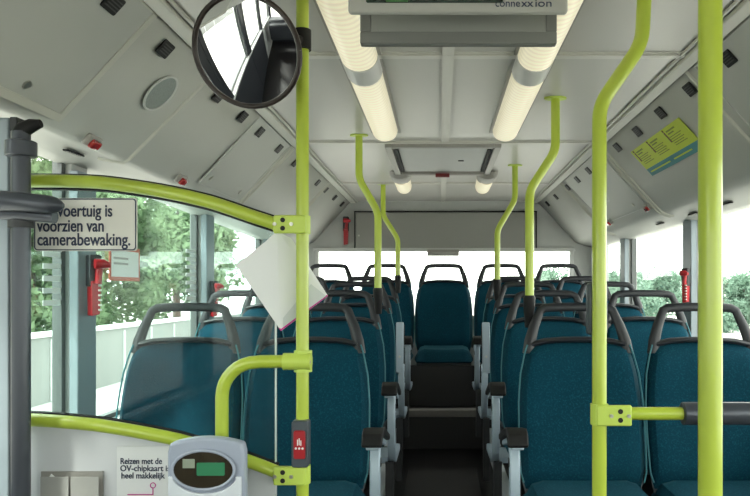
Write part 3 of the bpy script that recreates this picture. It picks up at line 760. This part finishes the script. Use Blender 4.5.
def make_seat(aisle):           # aisle: 0 none, -1 armrest on local -x, +1 on local +x, folded variants built apart
    t = thing('bus_seat', '', 'seat')
    b = backrest_mb(True); b.build('backrest', M['fabric'], t)
    # rear shell
    sh = MB(); pr = []
    for j in range(13):
        v = j/12; z = -.06+.545*v; w_ = b.hw(min(1, max(0, v)))-.003; lean = -.10+.13*(z/.63)
        pr.append((w_, z, lean))
    vs = []
    for w_, z, l in pr: vs += [(-w_, l+.004, z), (-w_*.9, l+.035, z), (w_*.9, l+.035, z), (w_, l+.004, z)]
    fs = []
    for j in range(12):
        for i in range(4): a = j*4+i; b2 = j*4+(i+1) % 4; fs.append((a, b2, b2+4, a+4))
    fs += [(0, 1, 2, 3), (48, 49, 50, 51)]
    sh.add(vs, fs).build('back_shell', M['shell'], t)
    # painted edge highlight: thin lighter teal tube along both sides
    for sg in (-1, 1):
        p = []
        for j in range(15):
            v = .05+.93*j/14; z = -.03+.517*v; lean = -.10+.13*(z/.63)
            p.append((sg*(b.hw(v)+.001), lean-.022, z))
        MB().tube(p, .0032, 6).build('edge_highlight', M['edge_highlight'], t)
    # cushion
    cu = MB(); nu = 12; nv = 12; fr = []; bk = []
    for j in range(nv+1):
        v = j/nv
        for i in range(nu+1):
            u = -1+2*i/nu; x = u*(.222-.02*(1-v)**4)
            y = -.54+.46*v
            e = min(1, (1-abs(u))*4)**.5*min(1, v*6)**.5*min(1, (1-v)*12+.4)**.5
            z = -.075+.085*e-.014*(1-u*u)*math.sin(PI*v)
            fr.append(Vector((x, y, z))); bk.append(Vector((x*.97, y+.01*(1-v), -.085)))
    m = nu+1; n = len(fr); fs = []
    for j in range(nv):
        for i in range(nu): a = j*m+i; fs.append((a, a+1, a+m+1, a+m)); fs.append((n+a, n+a+m, n+a+m+1, n+a+1))
    for j in range(nv): fs.append((j*m, (j+1)*m, n+(j+1)*m, n+j*m)); fs.append((j*m+nu, n+j*m+nu, n+(j+1)*m+nu, (j+1)*m+nu))
    for i in range(nu): fs.append((i, n+i, n+i+1, i+1)); fs.append((nv*m+i, nv*m+i+1, n+nv*m+i+1, n+nv*m+i))
    cu.add(fr+bk, fs).build('cushion', M['fabric'], t)
    # handle arch: dark tube frame
    H = MB(); z0 = .455; arch = [(.183, z0), (.176, .50), (.160, .555), (.143, .595)]
    c_ = [(.143, .595), (.136, .613), (.118, .622), (.09, .6245), (.05, .626)]
    side = arch+c_[1:]
    full = [(-x, z) for x, z in side]+[(0, .6265)]+[(x, z) for x, z in reversed(side)]
    H.tube([(x, -.10+.13*(z/.63)-.008, z-.012) for x, z in full], [.0225-.006*min(1,max(0,(z-.48)/.12)) for x, z in full], 12, sy=.7)
    H.build('handle', M['handle'], t)
    yl = -.10+.13*(.485/.63)
    arcb = [(-.172, .477), (-.12, .489), (-.05, .494), (.05, .494), (.12, .489), (.172, .477)]
    MB().tube([(x, yl-.006, z-.000) for x, z in arcb], .011, 12, sy=1.8).build('top_ledge', M['handle'], t)
    # pedestal, height 1 unit from the floor, scaled per row
    ped = MB(); ped.box((0, -.30, -.5), (.26, .22, 1))
    p = ped.build('pedestal', M['dgrey'], t); p.location = (0, 0, -.085)
    MB().box((0, -.30, -.10), (.40, .40, .03)).build('seat_frame', M['shell'], t, bevel=.006)
    return t
def add_armrest(t, sg, folded):
    x = sg*.274
    # fixed silver bracket: C-shaped plate seen in profile
    pr = [(-.455, .200), (-.475, .16), (-.480, .05), (-.470, -.02), (-.435, -.070), (-.37, -.095), (-.12, -.10), (-.12, -.07), (-.35, -.062), (-.41, -.035), (-.435, .01), (-.440, .08), (-.430, .200)]
    xb_ = x+sg*.008; MB().prism(pr, xb_-.016, xb_+.016, lambda a, b, d: Vector((d, a, b))).build('armrest_bracket', M['silver'], t, bevel=.006)
    MB().box((x-sg*.035, -.30, -.082), (.05, .20, .025)).build('bracket_foot', M['silver'], t, bevel=.005)
    p = MB().box((x-sg*.005, -.38, -.5), (.032, .07, 1)).build('aisle_leg', M['dgrey'], t); p.location = (0, 0, -.085)
    MB().tube([(xb_-.0175, -.455, .150), (xb_+.0175, -.455, .150)], .015, 14).build('hinge', M['dgrey'], t)
    if not folded:
        ar = [(-.16, .155), (-.36, .210), (-.44, .224), (-.470, .208), (-.474, .19), (-.44, .192), (-.36, .188), (-.16, .138)]
        arm = MB().prism(ar, x-.020, x+.020, lambda a, b, d: Vector((d, a, b))).build('armrest', M['silver'], t, bevel=.004)
        pd = [(-.16, .155), (-.36, .210), (-.44, .224), (-.472, .212), (-.482, .198), (-.492, .208), (-.476, .238), (-.44, .252), (-.36, .238), (-.16, .178)]
        MB().prism(pd, x-.032, x+.032, lambda a, b, d: Vector((d, a, b))).build('arm_pad', M['black'], arm, bevel=.006)
    else:
        ar = [(-.475, .155), (-.440, .155), (-.435, .30), (-.425, .405), (-.435, .415), (-.455, .41), (-.470, .30)]
        arm = MB().prism(ar, x-.019, x+.019, lambda a, b, d: Vector((d, a, b))).build('armrest', M['silver'], t, bevel=.005)
        MB().prism([(-.437, .20), (-.425, .40), (-.41, .40), (-.415, .20)], x-.022, x+.022, lambda a, b, d: Vector((d, a, b))).build('arm_pad', M['black'], arm, bevel=.004)
        MB().tube([(x, -.478, .24), (x, -.470, .24)], .006, 10, up=(1, 0, 0)).build('screw', M['screw'], t)
def copy_seat(src, W):
    return copy_tree(src, W)
protos = {}
seat0 = make_seat(0); protos[0] = seat0
def get_proto(key):
    if key in protos: return protos[key], False
    t = copy_tree(seat0, Matrix())
    ROOTM[t.name] = Matrix()
    sg, folded = key; add_armrest(t, sg, folded); protos[key] = t
    return t, True
ROWS = [(2.60, -.048), (3.32, .0), (4.04, .05), (4.76, .095)]
used0 = [False]
def place(key, x, z, top, floor, label, group):
    if key == 0:
        if not used0[0]: t = seat0; used0[0] = 'later'
        else: t = copy_tree(seat0)
    else:
        p, new = get_proto(key); t = p if new else copy_tree(p)
    W = T(*P(x, top-.63, z)); 
    pend.append((t, W, floor, top, label, group)); return t
pend = []
rown = ['front', 'second', 'third', 'fourth']
for r, (z, top) in enumerate(ROWS):
    floor = -.990 if r < 3 else -.915
    for s, side in ((-1, 'left'), (1, 'right')):
        xa = -.48 if s < 0 else .51; xw = -.94 if s < 0 else .97
        f = r == 2
        extra = {(0, -1): ', behind the mirror pole', (0, 1): ', behind the cranked pole'}.get((r, s), ', armrest folded up' if f else ', armrest down')
        place((-s, f), xa, z, top, floor, 'teal bus seat by the aisle, %s row on the %s%s' % (rown[r], side, extra), 'teal seats in pairs')
        place(0, xw, z, top, floor, 'teal bus seat by the window, %s row on the %s' % (rown[r], side) + (', behind glass' if (r, s) == (0, -1) else ''), 'teal seats in pairs')
for i, (x, nm) in enumerate(((-.86, 'leftmost seat by the window'), (-.415, 'second seat from the left'), (.028, 'centre seat facing the aisle'), (.478, 'fourth seat from the left'), (.922, 'rightmost seat by the window'))):
    place(0, x, 5.42, .205, -.81, 'teal fabric bus seat in the rear bench row, %s' % nm, 'rear row seats')
for t, W, floor, top, label, group in pend:
    if 'rear bench' in label: W = W @ Matrix.Diagonal((.965, 1, 1, 1))
    t.matrix_world = W; t['label'] = label; t['group'] = group
    for ch in t.children:
        if ch.name.startswith(('pedestal', 'aisle_leg')):
            ch.scale = (1, 1, (top-.63-.085)-floor)
# podiums carrying the seats
for s, nm in ((-1, 'left'), (1, 'right')):
    x0, x1 = (XC-1.2, -.285) if s < 0 else (.315, XC+1.2)
    xe = x1 if s < 0 else x0
    for z0_, z1_, top, lab in ((1.96, 4.12, -1.0, 'low dark podium with aluminium skirting under the first three %s seat pairs'), (4.13, 4.66, -.925, 'short dark podium under the fourth %s seat pair beside the step')):
        zm = (z0_+z1_)/2; t = thing('seat_podium', lab % nm, 'podium', T(*P((x0+x1)/2, -1.06, zm)))
        MB().box(P((x0+x1)/2, (top-1.06)/2, zm), (x1-x0, z1_-z0_, top+1.06)).build('platform', M['floor'], t, world=True)
        MB().box(P(xe, (top-1.05)/2, zm), (.012, z1_-z0_, top+1.05)).box(P(xe+s*.02, top+.003, zm), (.05, z1_-z0_, .006)).build('skirting', M['plinth'], t, world=True)
# step
t = thing('aisle_step', 'dark aisle step with a pale grey nosing strip', 'step', T(*P(XC-.02, -.81, 4.67)))
MB().box(P(XC-.02, -.802, 4.69), (.60, .07, .012)).box(P(XC-.02, -.822, 4.655), (.60, .012, .045)).build('nosing', M['nosing'], t, world=True, bevel=.004)
MB().box(P(XC-.02, -.94, 4.664), (.60, .008, .22)).build('riser', M['floor'], t, world=True)
tag(MB().box(P(XC-.02, -1.056, 3.75), (.40, .75, .008)).build('floor_hatch', M['floorp'], bevel=.003), 'worn dark hatch plate in the aisle floor', 'hatch')
tag(MB().box(P(XC+.005, -.665, 4.865), (2.2, .025, .28)).build('bench_front', M['floor']), 'dark panel closing the front of the rear bench', 'panel')

# driver area behind the camera (mirror only)
tag(MB().box(P(-.45, -.75, -1.9), (1.2, .5, .5)).box(P(-.45, -.48, -2.1), (1.3, .4, .1)).build('dashboard', M['dash'], bevel=.05), 'black driver dashboard below the windscreen', 'dashboard')
tag(MB().box(P(-.55, .53, -2.2), (.7, .2, .36)).build('destination_box', M['orange'], bevel=.02), 'amber destination box above the windscreen', 'box')

# ------------------------------------------------------------------ outside
tag(MB().box(P(0, -2.0, 20), (260, 260, .1)).build('road_surface', M['ground'], smooth=False), 'pale sunlit paved ground outside the bus', 'ground', kind='structure')
t = thing('concrete_barrier', 'long pale concrete barrier wall beyond the left windows', 'barrier', T(*P(-6.8, -1.95, 12)))
bm_ = MB(); bm_.box(P(-6.9, -1.37, 12), (.25, 44, 1.16)); bm_.build('wall_panel', M['concrete'], t, world=True)
MB().box(P(-6.88, -.77, 12), (.36, 44, .07)).build('coping', M['white'], t, world=True, bevel=.02)
g = MB()
for i in range(28): g.box(P(-6.77, -1.40, -6+i*1.4), (.03, .10, 1.08))
g.build('joint', M['wall'], t, world=True)
def make_tree(label, group, h, r, m, n, seed, leaf=.22):
    rnd = random.Random(seed); t = thing('leafy_tree', label, 'tree', Matrix(), group)
    MB().tube([(0, 0, 0), (.05, .03, h*.3), (-.04, .02, h*.6), (0, 0, h*.8)], [.18, .14, .10, .04], 10).build('trunk', M['bark'], t)
    blobs = []
    for i in range(16):
        a = rnd.random()*2*PI; q_ = rnd.random()**.5*r*.7; z = h*(.14+.74*rnd.random()); blobs.append((Vector((math.cos(a)*q_, math.sin(a)*q_, z)), r*(.32+.25*rnd.random())))
    vs, fs = [], []
    for i in range(n):
        c_, br = rnd.choice(blobs); d = Vector((rnd.gauss(0, 1), rnd.gauss(0, 1), rnd.gauss(0, 1))).normalized()
        p = c_+d*br*(rnd.random()**.35); u = Vector((rnd.gauss(0, 1), rnd.gauss(0, 1), rnd.gauss(0, 1))).normalized(); w_ = u.cross(d)
        if w_.length < .1: continue
        w_.normalize(); l = leaf*(.6+.8*rnd.random()); k_ = len(vs)
        vs += [p-u*l, p+w_*l*.5, p+u*l, p-w_*l*.5]; fs.append((k_, k_+1, k_+2, k_+3))
    MB().add(vs, fs).build('crown', m, t, smooth=False)
    return t
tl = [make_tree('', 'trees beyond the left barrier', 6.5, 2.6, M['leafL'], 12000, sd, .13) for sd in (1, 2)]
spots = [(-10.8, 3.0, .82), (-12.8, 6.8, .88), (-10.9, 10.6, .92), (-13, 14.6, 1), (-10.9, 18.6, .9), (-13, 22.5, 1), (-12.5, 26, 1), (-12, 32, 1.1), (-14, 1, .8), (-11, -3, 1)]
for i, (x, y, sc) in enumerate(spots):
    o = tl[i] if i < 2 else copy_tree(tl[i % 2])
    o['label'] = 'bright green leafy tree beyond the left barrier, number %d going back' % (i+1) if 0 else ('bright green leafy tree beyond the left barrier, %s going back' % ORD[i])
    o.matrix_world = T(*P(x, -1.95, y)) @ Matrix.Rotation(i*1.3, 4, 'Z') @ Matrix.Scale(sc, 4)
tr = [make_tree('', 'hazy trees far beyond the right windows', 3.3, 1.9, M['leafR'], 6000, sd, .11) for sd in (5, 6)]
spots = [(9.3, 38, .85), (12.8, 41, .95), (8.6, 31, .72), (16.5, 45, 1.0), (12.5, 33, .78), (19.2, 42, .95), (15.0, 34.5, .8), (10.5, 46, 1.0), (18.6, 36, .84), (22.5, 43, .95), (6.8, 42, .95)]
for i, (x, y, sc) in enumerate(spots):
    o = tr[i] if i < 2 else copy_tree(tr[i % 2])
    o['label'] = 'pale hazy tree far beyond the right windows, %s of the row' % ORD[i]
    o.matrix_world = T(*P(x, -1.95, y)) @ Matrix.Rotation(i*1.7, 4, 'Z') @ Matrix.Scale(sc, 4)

# ------------------------------------------------------------------ light
w = bpy.data.worlds.new('World'); scn.world = w; w.use_nodes = True
N = w.node_tree.nodes; L = w.node_tree.links; N.clear()
out = N.new('ShaderNodeOutputWorld'); bg = N.new('ShaderNodeBackground'); L.new(bg.outputs[0], out.inputs[0])
bg.inputs[0].default_value = (1.0, .975, .93, 1); bg.inputs[1].default_value = 3.9
sun = bpy.data.lights.new('sun', 'SUN'); sun.energy = 4; sun.angle = math.radians(6); sun.color = (1, .96, .88)
so = bpy.data.objects.new('sun', sun); COL.objects.link(so); so.rotation_euler = (math.radians(28), math.radians(-22), 0)
for x, d, w_, h_, rot in ((XC-WD-.10, 1.5, 8, .85, (0, -PI/2, 0)), (XC+WD+.10, 1.5, 8, .85, (0, PI/2, 0))):
    a = bpy.data.lights.new('window_portal', 'AREA'); a.shape = 'RECTANGLE'; a.size = h_; a.size_y = w_; a.cycles.is_portal = True
    o = bpy.data.objects.new('window_portal', a); COL.objects.link(o); o.location = P(x, -.02, d); o.rotation_euler = rot

cam = bpy.data.cameras.new('camera'); co = bpy.data.objects.new('camera', cam); COL.objects.link(co); scn.camera = co
co.location = (0, 0, CAMZ); co.rotation_euler = (PI/2, 0, 0)
cam.sensor_width = 36; cam.lens = 700/750*36; cam.shift_x = (375-440)/750; cam.shift_y = (290-248)/750
cam.clip_start = .05; cam.clip_end = 400
scn.view_settings.view_transform = 'Standard'; scn.view_settings.look = 'None'; scn.view_settings.exposure = .62
scn.cycles.use_denoising = True; scn.cycles.max_bounces = 10; scn.cycles.transparent_max_bounces = 24; scn.cycles.diffuse_bounces = 6
scn.cycles.sample_clamp_indirect = 6
